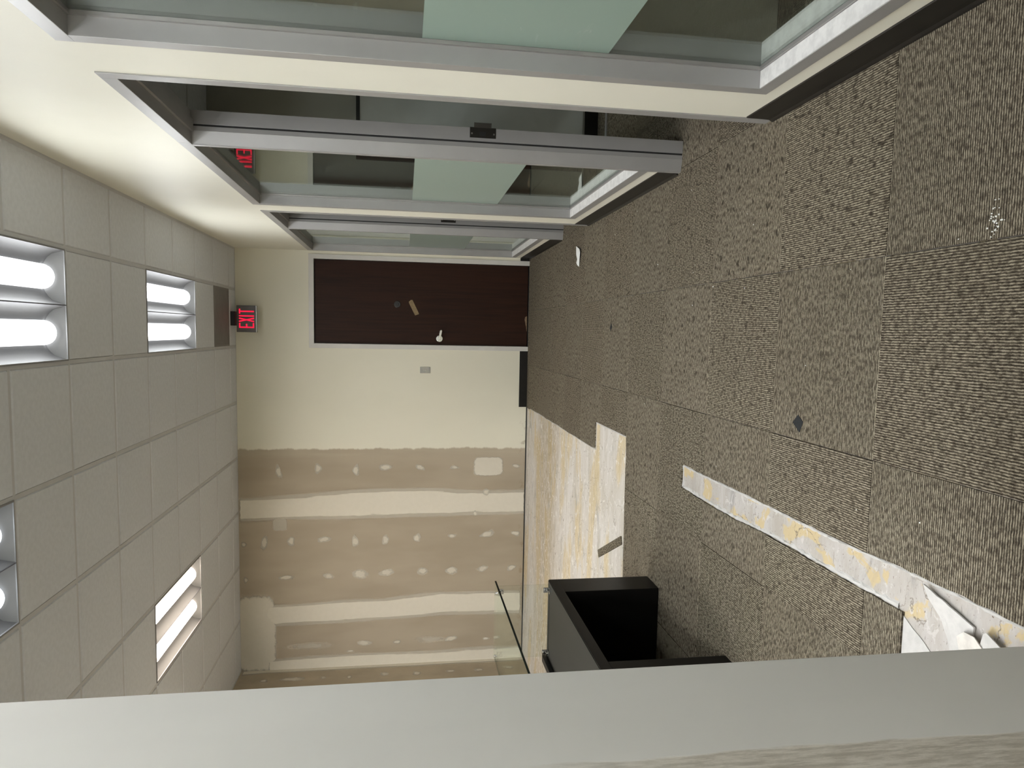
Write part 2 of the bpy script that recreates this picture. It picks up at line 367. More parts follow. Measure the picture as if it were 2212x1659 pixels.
class MB:
    """collects pieces of one mesh"""
    def __init__(s): s.v = []; s.f = []; s.mi = []
    def box(s, x0, x1, y0, y1, z0, z1, mi=0):
        b = len(s.v)
        s.v += [(x0, y0, z0), (x1, y0, z0), (x1, y1, z0), (x0, y1, z0), (x0, y0, z1), (x1, y0, z1), (x1, y1, z1), (x0, y1, z1)]
        s.f += [tuple(b + i for i in q) for q in ((0, 3, 2, 1), (4, 5, 6, 7), (0, 1, 5, 4), (1, 2, 6, 5), (2, 3, 7, 6), (3, 0, 4, 7))]
        s.mi += [mi] * 6
        return s
    def prism(s, poly, z0, z1, mi=0, axis='z'):
        """extrude a 2D polygon (CCW) along axis"""
        b = len(s.v); n = len(poly)
        def P(p, h):
            return (p[0], p[1], h) if axis == 'z' else ((p[0], h, p[1]) if axis == 'y' else (h, p[0], p[1]))
        s.v += [P(p, z0) for p in poly] + [P(p, z1) for p in poly]
        s.f.append(tuple(b + i for i in reversed(range(n)))); s.f.append(tuple(b + n + i for i in range(n)))
        for i in range(n):
            j = (i + 1) % n
            s.f.append((b + i, b + j, b + n + j, b + n + i))
        s.mi += [mi] * (n + 2)
        return s
    def cyl(s, c, r0, r1, h, axis='z', n=20, mi=0):
        b = len(s.v)
        def P(x, y, z):
            return (c[0] + x, c[1] + y, c[2] + z) if axis == 'z' else ((c[0] + x, c[1] + z, c[2] + y) if axis == 'y' else (c[0] + z, c[1] + x, c[2] + y))
        for k, (r, hh) in enumerate(((r0, 0), (r1, h))):
            for i in range(n):
                t = 2 * math.pi * i / n
                s.v.append(P(r * math.cos(t), r * math.sin(t), hh))
        s.f.append(tuple(b + i for i in reversed(range(n)))); s.f.append(tuple(b + n + i for i in range(n)))
        for i in range(n):
            j = (i + 1) % n
            s.f.append((b + i, b + j, b + n + j, b + n + i))
        s.mi += [mi] * (n + 2)
        return s
    def mesh(s, name):
        me = bpy.data.meshes.new(name)
        me.from_pydata(s.v, [], s.f)
        me.polygons.foreach_set('material_index', s.mi)
        bm = bmesh.new(); bm.from_mesh(me)
        bmesh.ops.recalc_face_normals(bm, faces=bm.faces)
        bm.to_mesh(me); bm.free(); me.update()
        return me
    def obj(s, name, mats, parent=None, loc=None, bevel=0.0, smooth=False):
        me = s.mesh(name)
        if bevel:
            bm = bmesh.new(); bm.from_mesh(me)
            bmesh.ops.bevel(bm, geom=[e for e in bm.edges if len(e.link_faces) == 2 and e.calc_face_angle(0) > 0.6], offset=bevel, segments=2, affect='EDGES', profile=0.6)
            bm.to_mesh(me); bm.free()
        if smooth:
            for p in me.polygons: p.use_smooth = True
        return link(name, me, mats, parent, loc)

def empty(name, loc=(0, 0, 0)):
    o = bpy.data.objects.new(name, None); COL.objects.link(o); o.location = loc; o.empty_display_size = 0.1
    return o
def tag(o, label, cat, group=None):
    o['label'] = label; o['category'] = cat
    if group: o['group'] = group
    return o
def struct(o, label=None):
    o['kind'] = 'structure'
    if label: o['label'] = label
    return o

# ------------------------------------------------------------------ convex clipping for cut carpet
def clip(poly, n, d, keep_in):
    """keep points with n.p <= d (inside) or >= d (outside)"""
    out = []
    def s(p): return (n[0] * p[0] + n[1] * p[1] - d) * (1 if keep_in else -1)
    for i in range(len(poly)):
        a, b = poly[i], poly[(i + 1) % len(poly)]
        sa, sb = s(a), s(b)
        if sa <= 0: out.append(a)
        if (sa < 0 < sb) or (sb < 0 < sa):
            t = sa / (sa - sb); out.append((a[0] + (b[0] - a[0]) * t, a[1] + (b[1] - a[1]) * t))
    return out
def area(p):
    return 0.5 * sum(p[i][0] * p[(i + 1) % len(p)][1] - p[(i + 1) % len(p)][0] * p[i][1] for i in range(len(p)))
def subtract(polys, hole):
    res = []
    for rest in polys:
        bx = [p[0] for p in rest]; by = [p[1] for p in rest]; hx = [p[0] for p in hole]; hy = [p[1] for p in hole]
        if max(bx) <= min(hx) or min(bx) >= max(hx) or max(by) <= min(hy) or min(by) >= max(hy):
            res.append(rest); continue
        for i in range(len(hole)):
            a, b = hole[i], hole[(i + 1) % len(hole)]
            n = (b[1] - a[1], -(b[0] - a[0]))           # outward for CCW
            d = n[0] * a[0] + n[1] * a[1]
            o = clip(rest, n, d, False)
            if len(o) > 2 and area(o) > 2e-5: res.append(o)
            rest = clip(rest, n, d, True)
            if len(rest) < 3 or area(rest) < 2e-5: rest = None; break
    return res
def rect(x0, x1, y0, y1): return [(x0, y0), (x1, y0), (x1, y1), (x0, y1)]

# ------------------------------------------------------------------ floor
floor = MB().box(XL - 0.1, XO + 0.1, YB - 0.1, YF + 0.1, SLAB - 0.12, SLAB).obj('floor', M['slab'])
struct(floor, 'floor of grey brown carpet tiles with bare slab where tiles are gone')

holes = []
# slit left by a removed wall: right and left edges as they wander
ys = [1.20, 1.39, 1.70, 1.94, 2.16, 2.52, 2.89, 3.29, 3.455]
xr = [-0.646, -0.646, -0.642, -0.647, -0.654, -0.651, -0.651, -0.652, -0.650]
xl = [-0.766, -0.766, -0.766, -0.769, -0.770, -0.766, -0.779, -0.774, -0.770]
def interp(y, xs):
    for i in range(len(ys) - 1):
        if ys[i] <= y <= ys[i + 1]:
            t = (y - ys[i]) / (ys[i + 1] - ys[i]); return xs[i] * (1 - t) + xs[i + 1] * t
    return xs[-1]
yy = 1.20; prev = None
slit_pts = []
while True:
    slit_pts.append((yy, interp(yy, xl) + random.uniform(-.003, .003), interp(yy, xr) + random.uniform(-.003, .003)))
    if yy >= 3.455: break
    yy = min(3.455, yy + 0.047)
for (ya, la, ra), (yb, lb, rb) in zip(slit_pts, slit_pts[1:]):
    holes.append([(la, ya), (ra, ya), (rb, yb), (lb, yb)])
holes.append(rect(XL - .1, -0.755, 1.0, 1.788))
# big bare area at the far left
yy = 5.142; pts = []
while True:
    pts.append((yy, -0.845 + random.uniform(-.005, .005) - (0.0 if yy < 7.9 else 0.01)))
    if yy >= YF: break
    yy = min(YF + .01, yy + 0.11)
for (ya, a_), (yb, b_) in zip(pts, pts[1:]):
    holes.append([(XL - .1, ya), (a_, ya), (b_, yb), (XL - .1, yb)])
xx = [XL - .1, -2.0, -1.8, -1.55, -1.3, -1.12, -0.95, -0.85, -0.78, -0.72, -0.68, -0.644]
yl_ = [4.37, 4.37, 4.372, 4.371, 4.378, 4.385, 4.389, 4.391, 4.384, 4.393, 4.396, 4.400]
for i in range(len(xx) - 1):
    holes.append([(xx[i], yl_[i]), (xx[i + 1], yl_[i + 1]), (xx[i + 1], 5.143), (xx[i], 5.143)])
# glazed wall footprint (not the doorways)
W_PIERS = [(YB, 0.80), (0.815, 2.70), (3.64, 5.52), (6.43, YF)]
for a_, b_ in W_PIERS:
    holes.append(rect(XR - .001, XG + .001, a_, b_))
holes.append(rect(-0.775, -0.645, YB, 1.305))        # near stub wall footprint
holes.append(rect(XG - .01, XO + .1, 5.33, 5.45)); holes.append(rect(XG - .01, XO + .1, 2.50, 2.62))

full_mesh = None
def tile_full_mesh():
    h = S / 2 - 0.0010; b = 0.0022
    mb = MB()
    mb.v = [(-h, -h, SLAB), (h, -h, SLAB), (h, h, SLAB), (-h, h, SLAB),
            (-h, -h, -b), (h, -h, -b), (h, h, -b), (-h, h, -b),
            (-h + b, -h + b, 0), (h - b, -h + b, 0), (h - b, h - b, 0), (-h + b, h - b, 0)]
    mb.f = [(3, 2, 1, 0), (8, 9, 10, 11)]
    for i in range(4):
        j = (i + 1) % 4
        mb.f += [(i, j, 4 + j, 4 + i), (4 + i, 4 + j, 8 + j, 8 + i)]
    mb.mi = [0] * len(mb.f)
    return mb.mesh('carpet_tile')
full_mesh = tile_full_mesh()
for i in range(-8, 7):
    for k in range(-3, 12):
        x0, y0 = XT - S + i * S, YT + k * S
        if x0 + S < XL or x0 > 2.7 or y0 > YF - .02: continue
        if k < -2 and i != 0: continue
        cxx, cyy = x0 + S / 2, y0 + S / 2
        if x0 > 0.9 and y0 < 1.0: continue
        if x0 + S < -1.8 and y0 < 1.0: continue
        g = 0.0010
        base = rect(x0 + g, x0 + S - g, y0 + g, min(y0 + S - g, YF - .001))
        base = clip(base, (-1, 0), -XL - .002, True) if x0 < XL else base
        polys = [base]
        for hq in holes: polys = subtract(polys, hq)
        polys = [p for p in polys if area(p) > 1e-4]
        if not polys: continue
        along_x = (i + k) % 2 == 1
        rot = math.pi / 2 if along_x else 0.0
        if len(polys) == 1 and abs(area(polys[0]) - (S - 2 * g) ** 2) < 1e-6:
            me = full_mesh
        else:
            mb = MB(); c_, s_ = math.cos(-rot), math.sin(-rot)
            for p in polys:
                q = [((px - cxx) * c_ - (py - cyy) * s_, (px - cxx) * s_ + (py - cyy) * c_) for px, py in p]
                mb.prism(q, SLAB, 0.0)
            me = mb.mesh('carpet_tile')
        o = link('carpet_tile', me, M['carpet'], floor, (cxx, cyy, random.uniform(-0.0004, 0.0004)))
        o.rotation_euler.z = rot

# plaster residue ridges left along the slit edges
def ridge(name, line, w, h, seed):
    rnd = random.Random(seed)
    vs, fs = [], []
    for (x, y) in line:
        ww = w * rnd.uniform(0.45, 1.35); hh = h * rnd.uniform(0.2, 1.0)
        vs += [(x - ww, y, SLAB), (x - ww * .4, y + rnd.uniform(-.004, .004), SLAB + hh), (x + ww * .4, y, SLAB + hh * rnd.uniform(.5, 1)), (x + ww, y, SLAB)]
    for i in range(len(line) - 1):
        for j in range(3):
            b = i * 4 + j; fs.append((b, b + 1, b + 5, b + 4))
    me = bpy.data.meshes.new(name); me.from_pydata(vs, [], fs)
    o = link(name, me, M['plaster'], floor)
    return o
fine = [1.30 + 0.016 * i for i in range(135)]
ridge('plaster_ridge', [(interp(y, xr) - 0.007, y) for y in fine], 0.006, 0.007, 1)
ridge('plaster_ridge', [(interp(y, xl) + 0.008, y) for y in fine if y > 1.80], 0.009, 0.007, 2)
bm_ = MB()
ridge('plaster_ridge', [(-0.848 - 0.004, 5.15 + 0.03 * i) for i in range(100)], 0.005, 0.006, 3)
ridge('plaster_ridge', [(-0.650, 4.40 + 0.016 * i) for i in range(47)], 0.007, 0.007, 4)
# across pieces
def ridge_x(line, w, h, seed):
    o = ridge('plaster_ridge', [(y, x) for (x, y) in line], w, h, seed)
    me = o.data
    for v in me.vertices:
        v.co = (v.co.y, v.co.x, v.co.z)
    return o
ridge_x([(-0.765 + 0.012 * i, 3.446) for i in range(10)], 0.006, 0.007, 5)
ridge_x([(-2.4 + 0.03 * i, 4.386 + 0.008 * (i / 59.)) for i in range(59)], 0.006, 0.007, 6)
ridge_x([(-0.845 + 0.012 * i, 5.135) for i in range(17)], 0.005, 0.006, 7)

# ------------------------------------------------------------------ walls
ZT, ZTI, ZB, ZBI = 2.4289, 2.3746, 0.1665, 0.2165        # frame outer/inner top, sill outer/inner
OPEN = [(-0.148, 2.424), (2.696, 5.268), (5.525, 8.135)] # frame openings along the glazed wall
POST = [0.766, 3.610, 6.415]                             # door post of each opening
wr = MB()
wr.box(XR, XG, YB, YF, ZT - .01, HC + .14)
wr.box(XR, XG, YB, OPEN[0][0] + .01, -0.008, ZT - .01)
for i in range(2): wr.box(XR, XG, OPEN[i][1] - .01, OPEN[i + 1][0] + .01, -0.008, ZT - .01)
wr.box(XR, XG, OPEN[2][1] - .01, YF, -0.008, ZT - .01)
for i in range(3): wr.box(XR, XG, POST[i] + .045, OPEN[i][1] - .01, -0.008, ZB + .005)
wall_right = struct(wr.obj('wall_right', M['cream']), 'cream painted wall holding the aluminium framed office glazing')

wf = MB()
DX0, DX1 = -0.2105, 0.8067                                # far door frame outer edges
DI0, DI1 = -0.1595, 0.7555
wf.box(XL - .1, DX0 + .02, YF, YF + .14, -0.008, HC + .14)
wf.box(DX0 + .02, DX1 - .02, YF, YF + .14, ZT - .02, HC + .14)
wf.box(DX1 - .02, XO + .1, YF, YF + .14, -0.008, HC + .14)
wall_far = struct(wf.obj('wall_far', M['far']), 'far wall half painted cream, half bare brown wallboard with taped seams')
wall_left = struct(MB().box(XL - .12, XL, YB, YF, -0.008, HC + .14).obj('wall_left', M['board_left']), 'bare brown wallboard wall at the left')
wall_back = struct(MB().box(XL - .12, XO + .1, YB - .12, YB, -0.008, HC + .14).obj('wall_back', M['cream']), 'cream wall behind the viewer')
wall_near = struct(MB().box(-0.772, -0.648, YB, 1.304, -0.008, HC + .14).obj('wall_near', M['stub'], bevel=0.002), 'end of a pale partition at the near left, paper torn low down')
# offices behind the glass
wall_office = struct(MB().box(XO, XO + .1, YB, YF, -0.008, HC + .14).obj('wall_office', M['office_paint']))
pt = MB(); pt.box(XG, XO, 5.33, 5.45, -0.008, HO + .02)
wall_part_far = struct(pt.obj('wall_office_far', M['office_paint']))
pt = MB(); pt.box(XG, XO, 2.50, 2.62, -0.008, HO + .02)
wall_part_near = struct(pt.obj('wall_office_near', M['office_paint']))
ceiling_office = struct(MB().box(XG, XO, YB, YF, HO, HO + .05).obj('ceiling_office', M['tile']))
for k in range(5):
    for (yb0, yb1) in ((2.62, 5.33),):
        x = XG + 0.25 + T * k
        MB().box(x - .012, x + .012, yb0, yb1, HO - .003, HO).obj('grid_runner', M['grid'], ceiling_office)
for y in (3.05, 3.66, 4.27, 4.88):
    MB().box(XG, XO, y - .012, y + .012, HO - .0025, HO).obj('grid_runner', M['grid'], ceiling_office)
# dark cove bases in the offices
def base_board(name, y, x0, x1, sgn, label=None):
    o = MB().box(x0, x1, y - .006 if sgn < 0 else y, y if sgn < 0 else y + .006, 0, 0.10).obj(name, M['base'])
    return struct(o, label)
base_board('baseboard_office_far', 5.33, XG, XO, -1)
base_board('baseboard_office_near', 2.50, XG, XO, -1)

# ------------------------------------------------------------------ joint compound on far and left walls
def quad_patch(name, mat, c, ax_u, ax_v, parent, lift):
    """small domed skim coat with UVs 0..1"""
    n = 8
    nrm = ax_u.cross(ax_v).normalized()
    if nrm.dot(lift) < 0: nrm = -nrm
    vs, fs, uv = [], [], []
    for j in range(n + 1):
        for i in range(n + 1):
            u, v = i / n, j / n
            d = max(0.0, 1 - (2 * u - 1) ** 2) * max(0.0, 1 - (2 * v - 1) ** 2)
            vs.append(c + ax_u * (2 * u - 1) + ax_v * (2 * v - 1) + nrm * (0.0008 + 0.0016 * d)); uv.append((u, v))
    for j in range(n):
        for i in range(n):
            a_ = j * (n + 1) + i; fs.append((a_, a_ + 1, a_ + n + 2, a_ + n + 1))
    me = bpy.data.meshes.new(name); me.from_pydata([tuple(v) for v in vs], [], fs)
    ul = me.uv_layers.new(name='UVMap')
    for lp in me.loops: ul.data[lp.index].uv = uv[lp.vertex_index]
    return link(name, me, mat, parent)
def strip_patch(name, mat, left, right, parent, y=None, x=None):
    """vertical skim band between two edge polylines of (h, z)"""
    vs, fs, uv = [], [], []
    zs = sorted(set([p[1] for p in left] + [p[1] for p in right]))
    z0, z1 = max(min(p[1] for p in left), min(p[1] for p in right)), min(max(p[1] for p in left), max(p[1] for p in right))
    def at(line, z):
        l = sorted(line, key=lambda p: p[1])
        for a_, b_ in zip(l, l[1:]):
            if a_[1] <= z <= b_[1]:
                t = (z - a_[1]) / max(1e-6, b_[1] - a_[1]); return a_[0] * (1 - t) + b_[0] * t
        return l[0][0] if z < l[0][1] else l[-1][0]
    m = 40
    for k in range(m + 1):
        z = z0 + (z1 - z0) * k / m
        a_, b_ = at(left, z), at(right, z)
        w = (b_ - a_) * 0.24; a_ -= w; b_ += w
        for i in range(5):
            u = i / 4; h = a_ + (b_ - a_) * u; d = 0.0006 + 0.0012 * (1 - (2 * u - 1) ** 2)
            vs.append((h, y - d, z) if y is not None else (x + d, h, z)); uv.append((u, k / m))
    for k in range(m):
        for i in range(4):
            a_ = k * 5 + i; fs.append((a_, a_ + 1, a_ + 6, a_ + 5))
    me = bpy.data.meshes.new(name); me.from_pydata(vs, [], fs)
    ul = me.uv_layers.new(name='UVMap')
    for lp in me.loops: ul.data[lp.index].uv = uv[lp.vertex_index]
    return link(name, me, mat, parent)
SPOTS = [(-1.584, 2.766, 0.029, 0.082), (-1.551, 2.336, 0.036, 0.06), (-1.574, 1.929, 0.033, 0.073), (-1.543, 1.593, 0.073, 0.04), (-1.549, 1.218, 0.051, 0.036), (-1.553, 0.818, 0.046, 0.024), (-1.542, 0.109, 0.044, 0.024), (-1.845, 0.457, 0.036, 0.046), (-2.096, 0.579, 0.022, 0.036), (-2.384, 2.927, 0.033, 0.095), (-2.373, 2.64, 0.036, 0.064), (-2.359, 2.276, 0.069, 0.04), (-2.391, 1.936, 0.036, 0.077), (-2.381, 1.6, 0.036, 0.069), (-2.37, 1.244, 0.04, 0.055), (-2.355, 0.842, 0.046, 0.027), (-2.347, 0.443, 0.082, 0.04), (-2.343, 0.099, 0.051, 0.033), (-2.788, 2.698, 0.082, 0.031), (-2.785, 2.232, 0.058, 0.036), (-2.773, 1.884, 0.082, 0.064), (-2.767, 1.589, 0.082, 0.047), (-2.761, 1.18, 0.058, 0.051), (-2.768, 0.849, 0.069, 0.051), (-2.754, 0.482, 0.06, 0.04), (-2.755, 0.141, 0.055, 0.036), (-2.398, 3.14, 0.026, 0.033), (-2.804, 3.123, 0.024, 0.036), (-3.59, 1.833, 0.073, 0.036), (-3.595, 1.463, 0.04, 0.026), (-3.585, 0.844, 0.073, 0.036), (-3.605, 0.429, 0.04, 0.018), (-3.678, 1.993, 0.036, 0.015)]
for (x, z, rz_, rx_) in SPOTS:        # rz: half height, rx: half width
    a_ = random.uniform(-0.35, 0.35)
    u = Vector((math.cos(a_), 0, math.sin(a_))) * rx_ * 1.3; v = Vector((-math.sin(a_), 0, math.cos(a_))) * rz_ * 1.3
    quad_patch('joint_compound_spot', M['mud_spot'], Vector((x, YF, z)), u, v, wall_far, Vector((0, -1, 0)))
for (x, z, rz_, rx_) in [(-3.595, 2.458, 0.292, 0.05), (-3.584, 1.058, 0.201, 0.05)]:
    quad_patch('joint_compound_smear', M['mud_faint'], Vector((x, YF, z)), Vector((rx_ * 1.2, 0, 0)), Vector((0, 0, rz_ * 1.1)), wall_far, Vector((0, -1, 0)))
quad_patch('joint_compound_square', M['mud_square'], Vector((-1.545, YF, 0.432)), Vector((0.122, 0, 0)), Vector((0, 0, 0.19)), wall_far, Vector((0, -1, 0)))
quad_patch('joint_compound_square', M['mud_thin_square'], Vector((-2.179, YF, 2.755)), Vector((0.078, 0, 0)), Vector((0, 0, 0.085)), wall_far, Vector((0, -1, 0)))
for (y, z, rz_, ry_) in [(7.931, 2.607, 0.136, 0.056), (7.93, 2.266, 0.027, 0.04), (7.94, 1.599, 0.047, 0.049), (7.918, 1.235, 0.041, 0.049), (7.928, 0.86, 0.047, 0.037), (7.919, 0.532, 0.048, 0.041), (7.958, 0.216, 0.054, 0.05), (7.928, 2.907, 0.045, 0.04), (7.917, 1.984, 0.026, 0.048)]:
    quad_patch('joint_compound_spot', M['mud_spot'], Vector((XL, y, z)), Vector((0, ry_ * 1.2, 0)), Vector((0, 0, rz_ * 1.3)), wall_left, Vector((1, 0, 0)))
strip_patch('joint_compound_band', M['mud_band'],
            [(-2.113, 3.19), (-2.094, 2.736), (-2.104, 2.083), (-2.086, 1.731), (-2.088, 1.45), (-2.086, 1.071), (-2.08, 0.589), (-2.082, -0.005)],
            [(-1.907, 3.19), (-1.886, 2.734), (-1.848, 2.119), (-1.837, 1.972), (-1.827, 1.639), (-1.827, 0.978), (-1.85, 0.786), (-1.864, 0.495), (-1.846, -0.005)], wall_far, y=YF)
strip_patch('joint_compound_band', M['mud_band'],
            [(-3.323, 2.95), (-3.306, 2.105), (-3.295, 1.445), (-3.265, 0.964), (-3.281, 0.02)],
            [(-3.119, 2.95), (-3.121, 2.528), (-3.09, 2.085), (-3.098, 1.636), (-3.043, 0.985), (-3.057, 0.634), (-3.067, 0.02)], wall_far, y=YF)
strip_patch('joint_compound_band', M['mud_band'],
            [(-3.95, 2.9), (-3.93, 0.0)], [(-3.753, 2.9), (-3.737, 2.012), (-3.737, 1.634), (-3.747, 1.057), (-3.722, 0.0)], wall_far, y=YF)
quad_patch('joint_compound_block', M['mud_square'], Vector((-3.43, YF, 3.02)), Vector((0.50, 0, 0)), Vector((0, 0, 0.235)), wall_far, Vector((0, -1, 0)))
strip_patch('joint_compound_band', M['mud_band'], [(8.10, 3.18), (8.125, 2.9), (8.115, 2.3), (8.12, 0.02)], [(8.27, 3.18), (8.27, 0.02)], wall_left, x=XL)

# ------------------------------------------------------------------ ceiling
ceiling = struct(MB().box(XL - .1, XR + .02, YB, YF, HC + .13, HC + .18).obj('ceiling', M['plenum']), 'suspended grid ceiling of grey mineral tiles')
light_cells = set()
LIGHTS = [  # column index (0 = A-B), first row, warm?, label
    (0, 0, 'a', 'white twin basket ceiling light nearest the glass wall, second from the exit sign'),
    (0, 4, 'a', 'white twin basket ceiling light nearest the exit sign'),
    (2, -1, 'b', 'white twin basket ceiling light in the corner over the near partition'),
    (4, 4, 'w', 'dim warm coloured twin basket ceiling light over the bare wallboard'),
    (2, -5, 'c', 'added unseen twin basket fill light behind the near partition, back of the room'),  # fixture added out of view for fill, stronger than the visible ones
    (6, 2, 'c', 'added unseen twin basket fill light along the bare left wall'),  # added where the partition hides it, to brighten boards and piers
    (4, -5, 'c', 'added unseen twin basket fill light at the back left corner'),  # another out-of-view fixture added to fill the room
    (0, -4, 'a', 'white twin basket ceiling light overhead beside the near office door'),
    (0, -8, 'c', 'added unseen twin basket fill light behind the viewer'),  # put in behind the camera only for fill
]
for c, r, w, l in LIGHTS:
    light_cells |= {(c, r), (c, r + 1)}
VENT = (0, 7)
tw = T - 0.026
def ctile_mesh(x0, x1, y0, y1):
    """tegular tile: edge ledge up in the grid, face dropped below"""
    mb = MB(); b = 0.006; z0, z1, zt = 0.0, 0.007, 0.020
    hx, hy = (x1 - x0) / 2, (y1 - y0) / 2
    mb.v = [(-hx + b, -hy + b, z0), (hx - b, -hy + b, z0), (hx - b, hy - b, z0), (-hx + b, hy - b, z0),
            (-hx, -hy, z1), (hx, -hy, z1), (hx, hy, z1), (-hx, hy, z1),
            (-hx, -hy, zt), (hx, -hy, zt), (hx, hy, zt), (-hx, hy, zt)]
    mb.f = [(3, 2, 1, 0), (8, 9, 10, 11)]
    for i in range(4):
        j = (i + 1) % 4; mb.f += [(i, j, 4 + j, 4 + i), (4 + i, 4 + j, 8 + j, 8 + i)]
    mb.mi = [0] * len(mb.f)
    return mb.mesh('ceiling_tile')
std_tile = ctile_mesh(0, tw, 0, tw)
cache = {}
ROW0, ROW1 = -3, 8
for c in range(-1, 8):
    for r in range(ROW0, ROW1 + 1):
        x1 = XA - c * T; x0 = x1 - T; y0 = YL0 + r * T; y1 = y0 + T
        if c == -1: x0, x1 = XA, XR
        if x0 < XL: x0 = XL
        if y1 > YF: y1 = YF
        if (c, r) in light_cells or (c, r) == VENT: continue
        a_, b_, c_, d_ = x0 + .013, x1 - .013, y0 + .013, y1 - .013
        if b_ - a_ < .05: continue
        key = (round(b_ - a_, 4), round(d_ - c_, 4))
        if key not in cache: cache[key] = ctile_mesh(a_, b_, c_, d_)
        o = link('ceiling_tile', cache[key], M['tile'], ceiling, ((a_ + b_) / 2, (c_ + d_) / 2, HC - 0.002 + random.uniform(0, .0015)))
        o.rotation_euler.x = random.uniform(-.0012, .0012)
# plain boards over the part of the room behind the camera
for c in range(-1, 8):
    for r in range(-9, ROW0):
        pass
back = MB()
for c in range(-1, 8):
    for r in range(-9, ROW0):
        if (c, r) in light_cells: continue
        x1 = XA - c * T; x0 = max(XL, x1 - T); y0 = YL0 + r * T
        if c == -1: x0, x1 = XA, XR
        if x1 - x0 < .05: continue
        back.box(x0 + .013, x1 - .013, max(YB, y0 + .013), y0 + T - .013, HC, HC + .02)
o = back.obj('ceiling_tile_field', M['tile'], ceiling); o['kind'] = 'stuff'
for c in range(0, 8):                       # main runners along the room
    x = XA - c * T
    MB().box(x - .012, x + .012, YB, YF, HC + .003, HC + .012).obj('grid_runner', M['grid'], ceiling)
for r in range(-8, 9):                      # cross tees
    y = YL0 + r * T
    mb = MB()
    for c in range(-1, 8):
        x1 = XA - c * T - .012; x0 = max(XL, XA - (c + 1) * T + .012)
        if c == -1: x0, x1 = XA + .012, XR
        if (c, r - 1) in light_cells and (c, r) in light_cells: continue
        if x1 > x0: mb.box(x0, x1, y - .012, y + .012, HC + .0035, HC + .012)
    mb.obj('cross_tee', M['grid'], ceiling)
ang = MB()                                  # wall angle
ang.box(XR - .022, XR, YB, YF, HC - .003, HC + .001); ang.box(XL, XL + .022, YB, YF, HC - .003, HC + .001)
ang.box(XL + .022, XR - .022, YF - .022, YF, HC - .003, HC + .001)
ang.obj('wall_angle', M['grid'], ceiling)

# ------------------------------------------------------------------ ceiling lights
def make_light(label, warm):
    root = empty('ceiling_light'); tag(root, label, 'ceiling light', 'twin basket troffers in the ceiling grid')
    L, W = 2 * T - .020, T - .020
    hz = 0.094
    n = 14
    for s in (-1, 1):                       # two concave troughs
        xa, xb = (0.003, W / 2 - .004) if s > 0 else (-W / 2 + .004, -0.003)
        vs, fs = [], []
        for j, y in enumerate((-L / 2 + .004, L / 2 - .004)):
            for i in range(n + 1):
                t = i / n; x = xa + (xb - xa) * t
                vs.append((x, y, 0.002 + hz * math.sqrt(max(0, 1 - abs(2 * t - 1) ** 2.2))))
        for i in range(n): fs.append((i, i + 1, n + 2 + i, n + 1 + i))
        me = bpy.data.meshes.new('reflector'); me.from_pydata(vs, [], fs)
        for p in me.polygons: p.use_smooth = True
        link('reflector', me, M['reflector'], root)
        # lamp basket: a half round trough lens with bulged ends
        xc = (xa + xb) / 2; R = 0.066; zc = 0.088
        prof = [(-L / 2 + 0.035, .30), (-L / 2 + 0.045, .72), (-L / 2 + 0.060, .93), (-L / 2 + 0.075, 1.0), (L / 2 - 0.075, 1.0), (L / 2 - 0.060, .93), (L / 2 - 0.045, .72), (L / 2 - 0.035, .30)]
        vs, fs, mi = [], [], []
        m = 14
        for (y, k) in prof:
            for i in range(m + 1):
                t = math.pi * i / m
                vs.append((xc + R * math.cos(t) * (0.55 + .45 * k), y, zc - R * math.sin(t) * k))
        for j in range(len(prof) - 1):
            for i in range(m):
                a_ = j * (m + 1) + i; fs.append((a_, a_ + 1, a_ + m + 2, a_ + m + 1)); mi.append(0 if j == 3 else 1)
        for j in (0, len(prof) - 1):
            fs.append(tuple(j * (m + 1) + i for i in range(m + 1))); mi.append(1)
        me = bpy.data.meshes.new('lamp_basket'); me.from_pydata(vs, [], fs)
        me.materials.append(M['lamp_' + warm]); me.materials.append(M['lamp_end_' + warm])
        me.polygons.foreach_set('material_index', mi)
        for p in me.polygons: p.use_smooth = True
        bo = bpy.data.objects.new('lamp_basket', me); COL.objects.link(bo); bo.parent = root
        # sloped end plates
        for e in (-1, 1):
            vs = [(xa, e * (L / 2 - .003), 0.0)]; top = []
            for i in range(n + 1):
                t = i / n; z = hz * math.sqrt(max(0, 1 - abs(2 * t - 1) ** 2.2))
                vs.append((xa + (xb - xa) * t, e * (L / 2 - .003 - z * 0.55), 0.001 + z))
            vs.append((xb, e * (L / 2 - .003), 0.0))
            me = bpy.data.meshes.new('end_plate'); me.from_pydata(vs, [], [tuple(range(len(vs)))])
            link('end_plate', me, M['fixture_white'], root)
    MB().box(-.0022, .0022, -L / 2 + .003, L / 2 - .003, -.001, .010).obj('centre_seam', M['fixture_edge'], root)
    fr = MB()
    fr.box(-W / 2 - .003, -W / 2 + .006, -L / 2 - .003, L / 2 + .003, -.001, .02); fr.box(W / 2 - .006, W / 2 + .003, -L / 2 - .003, L / 2 + .003, -.001, .02)
    fr.box(-W / 2 + .006, W / 2 - .006, -L / 2 - .003, -L / 2 + .005, -.001, .02); fr.box(-W / 2 + .006, W / 2 - .006, L / 2 - .005, L / 2 + .003, -.001, .02)
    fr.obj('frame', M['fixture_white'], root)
    hb = MB()
    hb.box(-W / 2, W / 2, -L / 2, L / 2, hz + .012, hz + .02)
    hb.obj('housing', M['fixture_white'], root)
    return root
def copy_thing(root, label):
    r = root.copy(); COL.objects.link(r); r['label'] = label
    for ch in root.children:
        c = ch.copy(); COL.objects.link(c); c.parent = r
    return r
protos = {}
